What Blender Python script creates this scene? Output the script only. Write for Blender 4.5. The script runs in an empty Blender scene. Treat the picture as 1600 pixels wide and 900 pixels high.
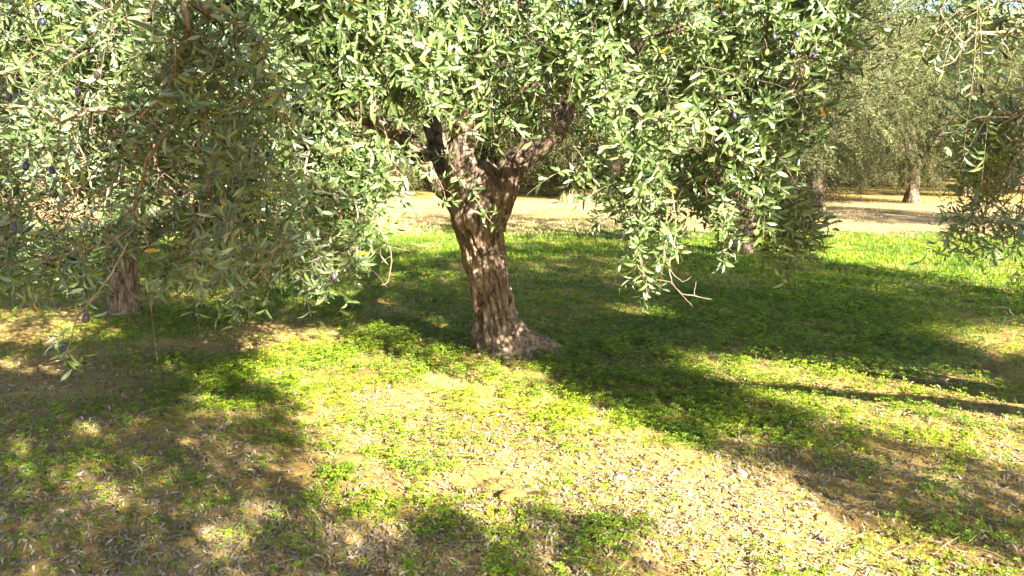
import bpy, math, random
import numpy as np

# ------------------------------------------------------------------ camera, sky, sun, exposure
SC = bpy.context.scene
COL = SC.collection
CAM_H, PITCH, F = 1.6, math.radians(10.0), 1186.0
cam_d = bpy.data.cameras.new('camera')
cam_d.sensor_width = 36.0
cam_d.lens = 36.0 * F / 1600.0
cam_d.clip_start, cam_d.clip_end = 0.05, 2000.0
cam = bpy.data.objects.new('camera', cam_d)
cam.location = (0, 0, CAM_H)
cam.rotation_euler = (math.radians(90) - PITCH, 0, 0)
COL.objects.link(cam)
SC.camera = cam

SUN_EL, SUN_AZ = math.radians(28.0), math.radians(36.0)      # azimuth: from straight behind the camera towards the right
COT = 1.0 / math.tan(SUN_EL)
SX, SY = math.sin(SUN_AZ) * COT, -math.cos(SUN_AZ) * COT       # step towards the sun per metre of height
world = bpy.data.worlds.new('World')
SC.world = world
world.use_nodes = True
wn = world.node_tree.nodes
sky = wn.new('ShaderNodeTexSky')
sky.sky_type = 'NISHITA'
sky.sun_disc = False
sky.sun_elevation = SUN_EL
sky.sun_rotation = math.radians(180) - SUN_AZ
wn['Background'].inputs[1].default_value = 0.05
world.node_tree.links.new(sky.outputs[0], wn['Background'].inputs[0])
sd = bpy.data.lights.new('sun', 'SUN')
sd.energy = 5.0
sd.angle = math.radians(0.53)
sd.color = (1.0, 0.93, 0.78)
sun = bpy.data.objects.new('sun', sd)
sun.rotation_euler = (math.radians(90) - SUN_EL, 0, SUN_AZ)
sun.location = (20, -30, 30)
COL.objects.link(sun)
SC.view_settings.view_transform = 'Standard'
SC.view_settings.look = 'None'
SC.view_settings.gamma = 1.0
SC.view_settings.use_curve_mapping = False
SC.view_settings.exposure = 3.25
SC.cycles.max_bounces = 6
SC.cycles.diffuse_bounces = 2
SC.cycles.transmission_bounces = 4
SC.cycles.glossy_bounces = 2
SC.cycles.transparent_max_bounces = 4
SC.cycles.caustics_reflective = False
SC.cycles.caustics_refractive = False
SC.cycles.sample_clamp_indirect = 6.0

rng = np.random.default_rng(7)
random.seed(7)
cp, sp = math.cos(PITCH), math.sin(PITCH)

# ------------------------------------------------------------------ helpers
def world_at(px, py, d):
    """point at distance d (along +Y) seen at photo pixel px, py"""
    a = (np.asarray(px, float) - 800) / F
    b = (450 - np.asarray(py, float)) / F
    dy = cp + b * sp
    dz = -sp + b * cp
    t = d / dy
    return np.stack([a * t, dy * t, CAM_H + dz * t], -1)

def ground_at(px, py):
    a = (np.asarray(px, float) - 800) / F
    b = (450 - np.asarray(py, float)) / F
    dy = cp + b * sp
    dz = -sp + b * cp
    t = -CAM_H / dz
    return np.stack([a * t, dy * t], -1)

def to_px(p):
    p = np.asarray(p, float)
    x, y, z = p[..., 0], p[..., 1], p[..., 2] - CAM_H
    w = np.maximum(y * cp - z * sp, 1e-3)
    u = y * sp + z * cp
    return np.where(y * cp - z * sp > 0.02, 800 + F * x / w, -1e5), 450 - F * u / w

def in_poly(px, py, poly):
    px = np.asarray(px, float); py = np.asarray(py, float)
    r = np.zeros(px.shape, bool)
    n = len(poly)
    for i in range(n):
        x0, y0 = poly[i]; x1, y1 = poly[(i + 1) % n]
        if y0 == y1: continue
        c = ((y0 > py) != (y1 > py)) & (px < (x1 - x0) * (py - y0) / (y1 - y0) + x0)
        r ^= c
    return r

_T = np.random.default_rng(3).random((64, 64, 64)).astype(np.float32)
def vnoise(x, y, z=0.0):
    x = np.asarray(x, float); y = np.asarray(y, float); z = np.asarray(z, float) + 0 * x
    xi, yi, zi = np.floor(x).astype(int), np.floor(y).astype(int), np.floor(z).astype(int)
    fx, fy, fz = x - xi, y - yi, z - zi
    fx, fy, fz = [f * f * (3 - 2 * f) for f in (fx, fy, fz)]
    def g(a, b, c): return _T[(xi + a) & 63, (yi + b) & 63, (zi + c) & 63]
    def l(a, b, t): return a + (b - a) * t
    return l(l(l(g(0,0,0), g(1,0,0), fx), l(g(0,1,0), g(1,1,0), fx), fy),
             l(l(g(0,0,1), g(1,0,1), fx), l(g(0,1,1), g(1,1,1), fx), fy), fz)
def fbm(x, y, z=0.0, o=4):
    s, a, f = 0.0, 0.5, 1.0
    for _ in range(o):
        s = s + a * vnoise(x * f + 17.3 * _, y * f + 5.1 * _, z * f); a *= 0.5; f *= 2.03
    return s / (1 - 0.5 ** o)

def ground_z(x, y):
    near = np.clip(1.2 - np.hypot(x, y) / 22.0, 0, 1)
    return near * (0.09 * (fbm(x * 0.6 + 9, y * 0.6) - 0.5) + 0.035 * (fbm(x * 3.1, y * 3.1 + 4) - 0.5) + 0.03 * (fbm(x * 11, y * 11 + 4, 0, 3) - 0.5)) + 0.03 * np.exp(-((x + .02) ** 2 + (y - 5.95) ** 2) / .30)

def mesh_obj(name, verts, faces_list, mats, parent=None, var=None, face_mat=None, smooth=True):
    """faces_list: list of int arrays (n,k); one mesh object"""
    me = bpy.data.meshes.new(name)
    verts = np.asarray(verts, np.float32)
    me.vertices.add(len(verts)); me.vertices.foreach_set('co', verts.ravel())
    tot = sum(f.size for f in faces_list); nf = sum(len(f) for f in faces_list)
    me.loops.add(tot); me.polygons.add(nf)
    me.loops.foreach_set('vertex_index', np.concatenate([f.ravel() for f in faces_list]).astype(np.int32))
    sizes = np.concatenate([np.full(len(f), f.shape[1]) for f in faces_list]) if nf else np.zeros(0)
    starts = np.concatenate([[0], np.cumsum(sizes)[:-1]]).astype(np.int32)
    me.polygons.foreach_set('loop_start', starts)
    if face_mat is not None: me.polygons.foreach_set('material_index', np.asarray(face_mat, np.int32))
    me.polygons.foreach_set('use_smooth', np.full(nf, smooth))
    for k, v in (var or {}).items():
        at = me.attributes.new(k, 'FLOAT', 'POINT'); at.data.foreach_set('value', np.asarray(v, np.float32))
    for m in (mats if isinstance(mats, (list, tuple)) else [mats]): me.materials.append(m)
    me.update(calc_edges=True); me.validate()
    o = bpy.data.objects.new(name, me); COL.objects.link(o)
    if parent: o.parent = parent
    return o

def norm(v): return v / np.maximum(np.linalg.norm(v, axis=-1, keepdims=True), 1e-9)

def thing(name, label, cat, loc=(0, 0, 0), rz=0, group=None):
    o = bpy.data.objects.new(name, None); COL.objects.link(o)
    o.location = loc; o.rotation_euler = (0, 0, rz); o.empty_display_size = 0.3
    o['label'] = label; o['category'] = cat
    if group: o['group'] = group
    return o

# ------------------------------------------------------------------ materials
def new_mat(name):
    m = bpy.data.materials.new(name); m.use_nodes = True
    nt = m.node_tree; b = nt.nodes['Principled BSDF']
    return m, nt, b
def ramp(nt, stops, src, pos=None):
    r = nt.nodes.new('ShaderNodeValToRGB'); e = r.color_ramp.elements
    while len(e) < len(stops): e.new(0.5)
    for i, (p, c) in enumerate(stops): e[i].position = p; e[i].color = (*c, 1)
    nt.links.new(src, r.inputs[0]); return r
def tex_noise(nt, scale, detail=5, rough=0.6, vec=None, dist=0.0):
    n = nt.nodes.new('ShaderNodeTexNoise'); n.inputs['Scale'].default_value = scale
    n.inputs['Detail'].default_value = detail; n.inputs['Roughness'].default_value = rough
    n.inputs['Distortion'].default_value = dist
    if vec: nt.links.new(vec, n.inputs['Vector'])
    return n
def mix(nt, fac, a, b, mode='MIX'):
    m = nt.nodes.new('ShaderNodeMix'); m.data_type = 'RGBA'; m.blend_type = mode
    for k, v in ((0, fac), (6, a), (7, b)):
        if isinstance(v, (int, float)): m.inputs[k].default_value = v
        elif isinstance(v, tuple): m.inputs[k].default_value = (*v, 1)
        else: nt.links.new(v, m.inputs[k])
    return m.outputs[2]
def attr(nt, name):
    a = nt.nodes.new('ShaderNodeAttribute'); a.attribute_name = name; return a.outputs['Fac']
def bump(nt, b, src, strength, dist):
    k = nt.nodes.new('ShaderNodeBump'); k.inputs['Strength'].default_value = strength
    k.inputs['Distance'].default_value = dist
    nt.links.new(src, k.inputs['Height']); nt.links.new(k.outputs[0], b.inputs['Normal'])

def leaf_material(name, stops, under, trans=0.35, rough=0.42, under_mix=0.8, tcol=(0.9, 1.0, 0.45), spec=0.5):
    m, nt, b = new_mat(name)
    r = ramp(nt, stops, attr(nt, 'var'))
    geo = nt.nodes.new('ShaderNodeNewGeometry')
    mu = nt.nodes.new('ShaderNodeMath'); mu.operation = 'MULTIPLY'; mu.inputs[1].default_value = under_mix
    nt.links.new(geo.outputs['Backfacing'], mu.inputs[0])
    c = mix(nt, mu.outputs[0], r.outputs[0], under)
    nt.links.new(c, b.inputs['Base Color'])
    b.inputs['Roughness'].default_value = rough
    b.inputs['Specular IOR Level'].default_value = spec
    t = nt.nodes.new('ShaderNodeBsdfTranslucent')
    tc = mix(nt, 1.0, r.outputs[0], tcol, 'MULTIPLY')
    sc = mix(nt, 1.0, tc, (1.9, 1.9, 1.9), 'MULTIPLY')
    nt.links.new(sc, t.inputs[0])
    ms = nt.nodes.new('ShaderNodeMixShader'); ms.inputs[0].default_value = trans
    nt.links.new(b.outputs[0], ms.inputs[1]); nt.links.new(t.outputs[0], ms.inputs[2])
    nt.links.new(ms.outputs[0], nt.nodes['Material Output'].inputs[0])
    return m

M_LEAF = leaf_material('olive_leaf', [(0.0, (0.022, 0.046, 0.014)), (0.35, (0.070, 0.112, 0.032)), (0.7, (0.15, 0.205, 0.070)),
                                      (0.93, (0.25, 0.305, 0.120)), (0.955, (0.50, 0.30, 0.02)), (1.0, (0.35, 0.23, 0.09))],
                       (0.20, 0.25, 0.15), trans=0.13, rough=0.34)
M_FARLEAF_SHADED = leaf_material('olive_leaf_far_shaded', [(0.0, (0.025, 0.036, 0.012)), (0.5, (0.06, 0.075, 0.022)), (1.0, (0.14, 0.15, 0.05))],
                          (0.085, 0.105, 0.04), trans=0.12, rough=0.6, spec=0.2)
M_CLOVER = leaf_material('clover_leaf', [(0.0, (0.032, 0.085, 0.002)), (0.45, (0.140, 0.215, 0.001)), (0.8, (0.285, 0.310, 0.002)), (1.0, (0.36, 0.29, 0.02))],
                         (0.14, 0.22, 0.015), trans=0.28, rough=0.5, under_mix=0.4, tcol=(0.8, 1.0, 0.2))
M_GRASS = leaf_material('grass_blade', [(0.0, (0.028, 0.080, 0.003)), (0.4, (0.085, 0.18, 0.001)), (0.7, (0.22, 0.30, 0.003)), (1.0, (0.38, 0.29, 0.06))],
                        (0.14, 0.23, 0.03), trans=0.28, rough=0.5, under_mix=0.3, tcol=(0.85, 1.0, 0.25))
M_LITTER = leaf_material('dry_leaf', [(0.0, (0.05, 0.03, 0.017)), (0.3, (0.10, 0.06, 0.028)), (0.6, (0.26, 0.185, 0.09)),
                                      (0.85, (0.36, 0.275, 0.17)), (1.0, (0.46, 0.40, 0.30))], (0.30, 0.25, 0.19),
                         trans=0.08, rough=0.6, under_mix=0.5, tcol=(1.0, 0.9, 0.6), spec=0.3)
M_STRAW = leaf_material('straw', [(0.0, (0.28, 0.20, 0.09)), (1.0, (0.46, 0.38, 0.22))], (0.4, 0.33, 0.2), trans=0.1,
                        rough=0.6, tcol=(1, 0.9, 0.6), spec=0.3)

def bark_material(name, dark, mid, light, scale=1.0):
    m, nt, b = new_mat(name)
    tc = nt.nodes.new('ShaderNodeTexCoord')
    mp = nt.nodes.new('ShaderNodeMapping'); mp.inputs['Scale'].default_value = (1.0, 1.0, 0.22)
    nt.links.new(tc.outputs['Object'], mp.inputs[0])
    n1 = tex_noise(nt, 34 * scale, 8, 0.68, mp.outputs[0], 0.6)
    n2 = tex_noise(nt, 5 * scale, 4, 0.6, tc.outputs['Object'])
    r1 = ramp(nt, [(0.36, dark), (0.48, mid), (0.62, light)], n1.outputs[0])
    r2 = ramp(nt, [(0.35, (0.62, 0.58, 0.55)), (0.65, (1.15, 1.1, 1.05))], n2.outputs[0])
    c = mix(nt, 1.0, r1.outputs[0], r2.outputs[0], 'MULTIPLY')
    nt.links.new(c, b.inputs['Base Color'])
    b.inputs['Roughness'].default_value = 0.85; b.inputs['Specular IOR Level'].default_value = 0.25
    n3 = tex_noise(nt, 90 * scale, 6, 0.7, mp.outputs[0], 0.3)
    ad = nt.nodes.new('ShaderNodeMath'); ad.operation = 'ADD'
    nt.links.new(n1.outputs[0], ad.inputs[0]); nt.links.new(n3.outputs[0], ad.inputs[1])
    bump(nt, b, ad.outputs[0], 0.9, 0.012)
    return m
M_BARK = bark_material('olive_bark', (0.030, 0.020, 0.014), (0.155, 0.112, 0.080), (0.31, 0.25, 0.19))
M_TWIG = bark_material('olive_twig_bark', (0.13, 0.085, 0.055), (0.26, 0.19, 0.13), (0.38, 0.31, 0.23), 2.0)

def fruit_material(name, col, bloom):
    m, nt, b = new_mat(name)
    tc = nt.nodes.new('ShaderNodeTexCoord')
    n = tex_noise(nt, 60, 4, 0.6, tc.outputs['Object'])
    r = ramp(nt, [(0.4, col), (0.65, bloom)], n.outputs[0])
    nt.links.new(r.outputs[0], b.inputs['Base Color']); b.inputs['Roughness'].default_value = 0.35
    return m
M_OL = {'dark': fruit_material('olive_skin_dark', (0.005, 0.006, 0.022), (0.03, 0.035, 0.085)),
        'violet': fruit_material('olive_skin_violet', (0.03, 0.015, 0.04), (0.10, 0.075, 0.13)),
        'pale': fruit_material('olive_skin_pale', (0.13, 0.085, 0.10), (0.26, 0.20, 0.21)),
        'yellow': fruit_material('olive_skin_yellow', (0.30, 0.25, 0.02), (0.36, 0.32, 0.05))}

def soil_nodes(nt, vec):
    n1 = tex_noise(nt, 1.3, 6, 0.6, vec)
    n2 = tex_noise(nt, 38, 8, 0.75, vec)
    r1 = ramp(nt, [(0.3, (0.17, 0.105, 0.032)), (0.55, (0.31, 0.215, 0.070)), (0.75, (0.42, 0.32, 0.13))], n1.outputs[0])
    r2 = ramp(nt, [(0.3, (0.45, 0.42, 0.38)), (0.5, (0.95, 0.93, 0.9)), (0.7, (1.2, 1.2, 1.15))], n2.outputs[0])
    return mix(nt, 1.0, r1.outputs[0], r2.outputs[0], 'MULTIPLY'), n2
m, nt, b = new_mat('orchard_soil'); M_GROUND = m
tc = nt.nodes.new('ShaderNodeTexCoord')
c, n2 = soil_nodes(nt, tc.outputs['Object'])
ng = tex_noise(nt, 9, 6, 0.7, tc.outputs['Object'])
gr = ramp(nt, [(0.3, (0.03, 0.05, 0.004)), (0.6, (0.10, 0.125, 0.008)), (0.8, (0.22, 0.19, 0.035))], ng.outputs[0])
mg = nt.nodes.new('ShaderNodeMath'); mg.operation = 'MULTIPLY_ADD'; mg.inputs[1].default_value = 1.6
nt.links.new(ng.outputs[0], mg.inputs[0])
ag = attr(nt, 'green')
m2 = nt.nodes.new('ShaderNodeMath'); m2.operation = 'MULTIPLY_ADD'; m2.inputs[1].default_value = 2.4; m2.inputs[2].default_value = -1.95
nt.links.new(ag, m2.inputs[0]); nt.links.new(m2.outputs[0], mg.inputs[2]); mg.use_clamp = True
c2 = mix(nt, mg.outputs[0], c, gr.outputs[0])
nt.links.new(c2, b.inputs['Base Color']); b.inputs['Roughness'].default_value = 0.95
b.inputs['Specular IOR Level'].default_value = 0.15
bump(nt, b, n2.outputs[0], 0.8, 0.02)
m, nt, b = new_mat('dry_path_soil'); M_PATH = m
tc = nt.nodes.new('ShaderNodeTexCoord')
n1 = tex_noise(nt, 0.8, 6, 0.6, tc.outputs['Object']); n2 = tex_noise(nt, 14, 8, 0.75, tc.outputs['Object'])
r1 = ramp(nt, [(0.36, (0.14, 0.135, 0.035)), (0.46, (0.24, 0.165, 0.065)), (0.6, (0.29, 0.205, 0.09)), (0.68, (0.18, 0.16, 0.04))], n1.outputs[0])
r2 = ramp(nt, [(0.3, (0.35, 0.32, 0.27)), (0.62, (1.1, 1.08, 1.0))], n2.outputs[0])
nt.links.new(mix(nt, 1.0, r1.outputs[0], r2.outputs[0], 'MULTIPLY'), b.inputs['Base Color'])
b.inputs['Roughness'].default_value = 0.95
bump(nt, b, n2.outputs[0], 0.7, 0.03)
m, nt, b = new_mat('hill_cover'); M_HILL = m
tc = nt.nodes.new('ShaderNodeTexCoord')
n1 = tex_noise(nt, 0.35, 8, 0.75, tc.outputs['Object'])
r1 = ramp(nt, [(0.35, (0.05, 0.07, 0.025)), (0.55, (0.14, 0.16, 0.06)), (0.7, (0.36, 0.32, 0.18))], n1.outputs[0])
nt.links.new(r1.outputs[0], b.inputs['Base Color']); b.inputs['Roughness'].default_value = 0.95
m, nt, b = new_mat('pebble'); M_STONE = m
tc = nt.nodes.new('ShaderNodeTexCoord')
n1 = tex_noise(nt, 12, 6, 0.6, tc.outputs['Object'])
r1 = ramp(nt, [(0.3, (0.16, 0.12, 0.07)), (0.7, (0.27, 0.21, 0.14))], n1.outputs[0])
nt.links.new(r1.outputs[0], b.inputs['Base Color']); b.inputs['Roughness'].default_value = 0.9

# ------------------------------------------------------------------ where the photograph shows what on the ground
SHADE = [  # crown shadows on the near ground (outlines on the ground plane, given as photo pixels)
    [(-300, 560), (120, 566), (330, 556), (395, 590), (432, 640), (415, 700), (455, 745), (480, 800), (560, 835), (640, 770), (690, 830), (780, 815), (880, 785), (1000, 800), (1080, 850), (1010, 960), (-600, 1000)],
    [(850, 520), (905, 600), (1000, 660), (1190, 715), (1320, 780), (1460, 820), (1640, 880), (2300, 960), (2300, 800), (1600, 735), (1400, 690), (1240, 655), (1120, 600), (1000, 560)],
    [(1230, 505), (1400, 520), (1600, 588), (1900, 650), (1900, 690), (1600, 625), (1450, 580), (1330, 560), (1230, 545)],
]
LIT = [  # ground that stays sunny
    [(380, 545), (560, 478), (735, 568), (860, 575), (905, 610), (1000, 668), (1180, 722), (1310, 790), (1460, 830), (1640, 890), (1900, 960), (1100, 960), (1085, 850), (1000, 798), (880, 780), (780, 808), (690, 822), (640, 765), (560, 828), (485, 795), (460, 740), (425, 700), (440, 640), (405, 590)],
    [(1240, 330), (1900, 330), (1900, 500), (1600, 462), (1400, 425), (1275, 402), (1200, 380)],
    [(-300, 480), (150, 480), (235, 520), (150, 535), (-300, 552)],
    [(1130, 590), (1250, 590), (1420, 640), (1620, 700), (1620, 725), (1420, 680), (1250, 640)],
    [(1380, 545), (1640, 640), (1640, 690), (1420, 620)],
    [(1420, 500), (1640, 520), (1640, 580), (1440, 530)],
    [(1010, 535), (1190, 540), (1320, 585), (1330, 600), (1120, 592), (1060, 575)],
    [(930, 470), (1040, 475), (1060, 490), (950, 492)],
    [(1060, 635), (1130, 640), (1210, 668), (1120, 665)],
]
def shadow_px(p):
    """pixel at which the shadow of point p falls on the ground"""
    g = np.stack([p[..., 0] - SX * p[..., 2], p[..., 1] - SY * p[..., 2], 0 * p[..., 2]], -1)
    return to_px(g)
def hits_lit(p):
    u, v = shadow_px(p)
    r = np.zeros(u.shape, bool)
    for q in LIT: r |= in_poly(u, v, q)
    return r
def shades_trunk(p):
    h = (p[:, 1] - 5.85) / SY; x = p[:, 0] - SX * h; z = p[:, 2] - h
    return (h > 0.1) & (np.abs(x + .12) < .48) & (z > -.2) & (z < 2.3)
def blocks_foliage(p, xr=1345):
    """would this point shade the leaves that are sunny in the photograph?"""
    r = np.zeros(len(p), bool)
    for yp, rng_ in ((4.0, ((-80, 230), (455, xr))), (2.9, ((-80, 230), (455, 560)))):
        h = (p[:, 1] - yp) / SY
        q = np.stack([p[:, 0] - SX * h, 0 * h + yp, p[:, 2] - h], -1)
        a, b_ = to_px(q)
        for x0, x1 in rng_: r |= (h > 0.15) & (a > x0) & (a < x1) & (b_ > -60) & (b_ < (470 if x0 > 0 else 230))
    return r | (shades_trunk(p) & (rng.random(len(p)) < .92))
def blobs(px, py, L):
    s = np.zeros(np.shape(px))
    for cx, cy, rx, ry, a in L: s += a * np.exp(-((px - cx) / rx) ** 2 - ((py - cy) / ry) ** 2)
    return s
CLOVER_B = [(390, 620, 110, 55, .75), (340, 590, 90, 30, .5), (600, 545, 170, 45, .55), (520, 700, 90, 60, .35), (560, 790, 140, 40, .3),
            (780, 620, 170, 60, .55), (960, 590, 110, 60, .75), (1050, 650, 120, 60, .65), (1250, 640, 220, 60, .6), (1400, 560, 260, 60, .45),
            (850, 700, 90, 30, .5), (920, 830, 70, 30, .5), (1100, 500, 400, 60, .6), (450, 470, 180, 28, .7), (250, 520, 160, 35, .6),
            (640, 480, 120, 50, .3), (1500, 700, 200, 60, .3), (160, 640, 160, 40, .25), (60, 720, 150, 60, .3), (250, 800, 250, 90, .0),
            (1350, 470, 350, 40, .4), (500, 600, 110, 40, .35), (620, 740, 100, 40, .3), (1250, 840, 60, 30, -.1), (600, 680, 200, 60, .2),
            (300, 545, 110, 12, -.5), (430, 515, 120, 12, -.55), (620, 630, 80, 30, -.5), (80, 590, 150, 22, -.4), (600, 480, 40, 14, -.8),
            (1330, 605, 90, 18, -.25), (850, 400, 120, 30, -.3), (760, 690, 210, 60, -.28), (1050, 740, 200, 40, -.15), (1300, 415, 200, 25, .1)]
def green_density(x, y):
    p = np.stack([x, y, 0 * x], -1); u, v = to_px(p)
    inside = (v > 350) & (v < 960) & (u > -700) & (u < 2300)
    d = np.hypot(x, y)
    s = blobs(u, v, CLOVER_B) + 0.2
    far = np.clip((d - 8.5) / 4.0, 0, 1)
    s = s * (1 - far) + far * 0.85
    s = np.where(inside, s, 0.45)
    n = .6 * fbm(x * 1.4 + 30, y * 1.4 + 11, 0, 4) + .4 * fbm(x * 5.5, y * 5.5, 3, 3)
    return np.clip(s + (n - 0.5) * 1.35, 0, 1)

# ground: one sheet, finely divided near the camera
def grade(lo, hi, n, k):
    t = np.linspace(-1, 1, n); s = np.sign(t) * (np.abs(t) * (1 - k) + k * np.abs(t) ** 6)
    return np.where(s < 0, s * lo, s * hi)
gx = grade(300, 300, 900, 0.975)
gy = grade(300, 600, 900, 0.98) + 5.0
GX, GY = np.meshgrid(gx, gy)
GZ = ground_z(GX, GY)
gv = np.stack([GX.ravel(), GY.ravel(), GZ.ravel()], -1)
nx, ny = len(gx), len(gy)
ii = np.arange((ny - 1) * nx).reshape(ny - 1, nx)[:, :-1].ravel()
gf = np.stack([ii, ii + 1, ii + nx + 1, ii + nx], -1)
ground = mesh_obj('ground', gv, [gf], M_GROUND, var={'green': green_density(gv[:, 0], gv[:, 1]) * np.clip(.62 + .05 * (np.hypot(gv[:, 0], gv[:, 1]) - 5), .62, 1)})
ground['kind'] = 'structure'

# dry dirt path crossing behind the first row of trees
xs = np.linspace(-32, 32, 400)
e0 = 15.3 + 1.1 * (fbm(xs * 1.7, xs * 0 + 1, 0, 5) - .5) + 6.4 / (1 + np.exp((xs - 2.0) * 2)) + 1.3 * (fbm(xs * 4.0, xs * 0 + 6, 0, 5) - .5) + 0.9 * (fbm(xs * 0.35, xs * 0 + 3) - 0.5) * 2 + 0.03 * xs
e1 = 25.5 + 1.6 * (fbm(xs * 0.3, xs * 0 + 8) - 0.5) * 2 + 0.05 * xs
rows = np.linspace(0, 1, 30)
pv = np.stack([np.stack([xs, e0 + (e1 - e0) * r, 0 * xs], -1) for r in rows]).reshape(-1, 3)
pv[:, 2] = ground_z(pv[:, 0], pv[:, 1]) + 0.008 + 0.014 * (np.minimum(np.repeat(rows, 400), 1 - np.repeat(rows, 400)) > 0.02)
ii = np.arange(29 * 400).reshape(29, 400)[:, :-1].ravel()
path = mesh_obj('dirt_path', pv, [np.stack([ii, ii + 1, ii + 401, ii + 400], -1)], M_PATH)
path['kind'] = 'structure'

# low hill closing the view
hx = np.linspace(-400, 400, 90); hy = np.linspace(95, 330, 40)
HX, HY = np.meshgrid(hx, hy)
HZ = 44 * np.sin(np.clip((HY - 95) / 180, 0, 1) * math.pi / 2) * (0.75 + 0.5 * fbm(HX * 0.012, HY * 0.012)) - 0.3
ii = np.arange(39 * 90).reshape(39, 90)[:, :-1].ravel()
hill = mesh_obj('hill', np.stack([HX.ravel(), HY.ravel(), HZ.ravel()], -1), [np.stack([ii, ii + 1, ii + 91, ii + 90], -1)], M_HILL)
hill['kind'] = 'structure'

# ------------------------------------------------------------------ tubes with bark
def resample(P, R, step):
    P = np.asarray(P, float); R = np.asarray(R, float)
    # Catmull-Rom through the points
    Q = np.vstack([2 * P[0] - P[1], P, 2 * P[-1] - P[-2]]); out = []; rr = []
    for i in range(1, len(Q) - 2):
        n = max(2, int(np.linalg.norm(Q[i + 1] - Q[i]) / step))
        t = np.linspace(0, 1, n, endpoint=False)[:, None]
        out.append(0.5 * (2 * Q[i] + (Q[i + 1] - Q[i - 1]) * t + (2 * Q[i - 1] - 5 * Q[i] + 4 * Q[i + 1] - Q[i + 2]) * t ** 2 + (3 * Q[i] - Q[i - 1] - 3 * Q[i + 1] + Q[i + 2]) * t ** 3))
        ts = t[:, 0]; ts = ts * ts * (3 - 2 * ts); rr.append(R[i - 1] + (R[i] - R[i - 1]) * ts)
    out.append(P[-1][None]); rr.append([R[-1]])
    return np.vstack(out), np.concatenate(rr)
def frames(P):
    T = norm(np.gradient(P, axis=0)); n = len(P)
    U = np.zeros_like(P)
    u = np.cross(T[0], [0.0, 1.0, 0.0] if abs(T[0][1]) < 0.9 else [1.0, 0, 0]); u = u / np.linalg.norm(u)
    for i in range(n):
        u = u - T[i] * np.dot(u, T[i]); u = u / np.linalg.norm(u); U[i] = u
    return T, U, np.cross(T, U)
def bark_tube(P, R, nang, step, amp, seed, extra=None):
    P, R = resample(P, R, step)
    T, U, V = frames(P)
    a = np.linspace(0, 2 * math.pi, nang, endpoint=False)
    s = np.concatenate([[0], np.cumsum(np.linalg.norm(np.diff(P, axis=0), axis=1))])
    A, S = np.meshgrid(a, s)
    Rg = np.repeat(R[:, None], nang, 1)
    cx, cy = np.cos(A), np.sin(A)
    tw = 0.35 * S
    big = fbm(np.cos(A + tw) * 1.6 + seed, np.sin(A + tw) * 1.6 + 7, S * 1.8, 3) - 0.5
    mid = fbm(np.cos(A + tw) * 4.5 + seed, np.sin(A + tw) * 4.5, S * 3.5 + seed, 3) - 0.5
    k = Rg * 17
    w = 1.6 * (vnoise(cx * 2 + seed, cy * 2, S * 6) - 0.5)
    f1 = 1 - np.abs(2 * vnoise(np.cos(A + tw + w * 0.12) * k * 1.3 + seed, np.sin(A + tw + w * 0.12) * k * 1.3 + 3, S * 6) - 1)
    f2 = 1 - np.abs(2 * vnoise(cx * k * 2.6 + seed, cy * k * 2.6 + 31, S * 24) - 1)
    r = Rg * (1 + 0.30 * big + 0.16 * mid) + amp * 1.7 * (0.45 - f1 ** 3 * 1.35) + amp * 0.6 * (0.5 - f2 ** 2)
    if extra is not None: r = extra(A, S, r, Rg)
    pos = P[:, None] + U[:, None] * (r * cx)[..., None] + V[:, None] * (r * cy)[..., None]
    n = len(P); verts = pos.reshape(-1, 3)
    i = np.arange(n - 1)[:, None] * nang; j = np.arange(nang)[None]; j2 = (j + 1) % nang
    f = np.stack([i + j, i + j2, i + nang + j2, i + nang + j], -1).reshape(-1, 4)
    verts = np.vstack([verts, P[-1] + T[-1] * R[-1] * 0.6])
    tip = len(verts) - 1; b0 = (n - 1) * nang
    tri = np.stack([b0 + j[0], b0 + j2[0], np.full(nang, tip)], -1)
    return verts, [f, tri]

# ------------------------------------------------------------------ growing branches to anchors
def grow(limbs, anchors, step=0.16, seed=0, sag=0.10):
    """limbs: list of (points, radii). anchors joined one by one to the nearest wood. Returns nodes, parents, radii of the new wood"""
    r = np.random.default_rng(seed)
    N = [];  par = []; fixed = []
    for P, R in limbs:
        Q, RR = resample(P, R, 0.12)
        for i in range(len(Q)): N.append(Q[i]); par.append(-1); fixed.append(True)
    cap = len(N) + len(anchors) * 16
    pos = np.zeros((cap, 3)); pos[:len(N)] = N; n = len(N); n0 = n
    dep = np.zeros(cap)
    base = pos[:n].copy()
    dist = np.array([np.min(np.linalg.norm(base - a, axis=1)) for a in anchors])
    order = np.argsort(dist + r.random(len(anchors)) * 0.15)
    ends = {}
    for k in order:
        a = anchors[k]
        d = np.linalg.norm(pos[:n] - a, axis=1) + 0.12 * dep[:n]
        i = int(np.argmin(d)); p = pos[i].copy(); L = np.linalg.norm(a - p)
        m = min(15, max(1, int(math.ceil(L / step))))
        off = r.normal(0, 0.05 * L, 3)
        last = i
        for q in range(1, m + 1):
            t = q / m
            c = p + (a - p) * t + off * math.sin(t * math.pi) + np.array([0, 0, sag * L * math.sin(t * math.pi)])
            if q < m: c = c + r.normal(0, 0.012, 3)
            pos[n] = c; par.append(last); dep[n] = dep[last] + L / m; last = n; n += 1
        ends[int(k)] = last
    return pos[:n], np.array(par), n0, ends

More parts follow.
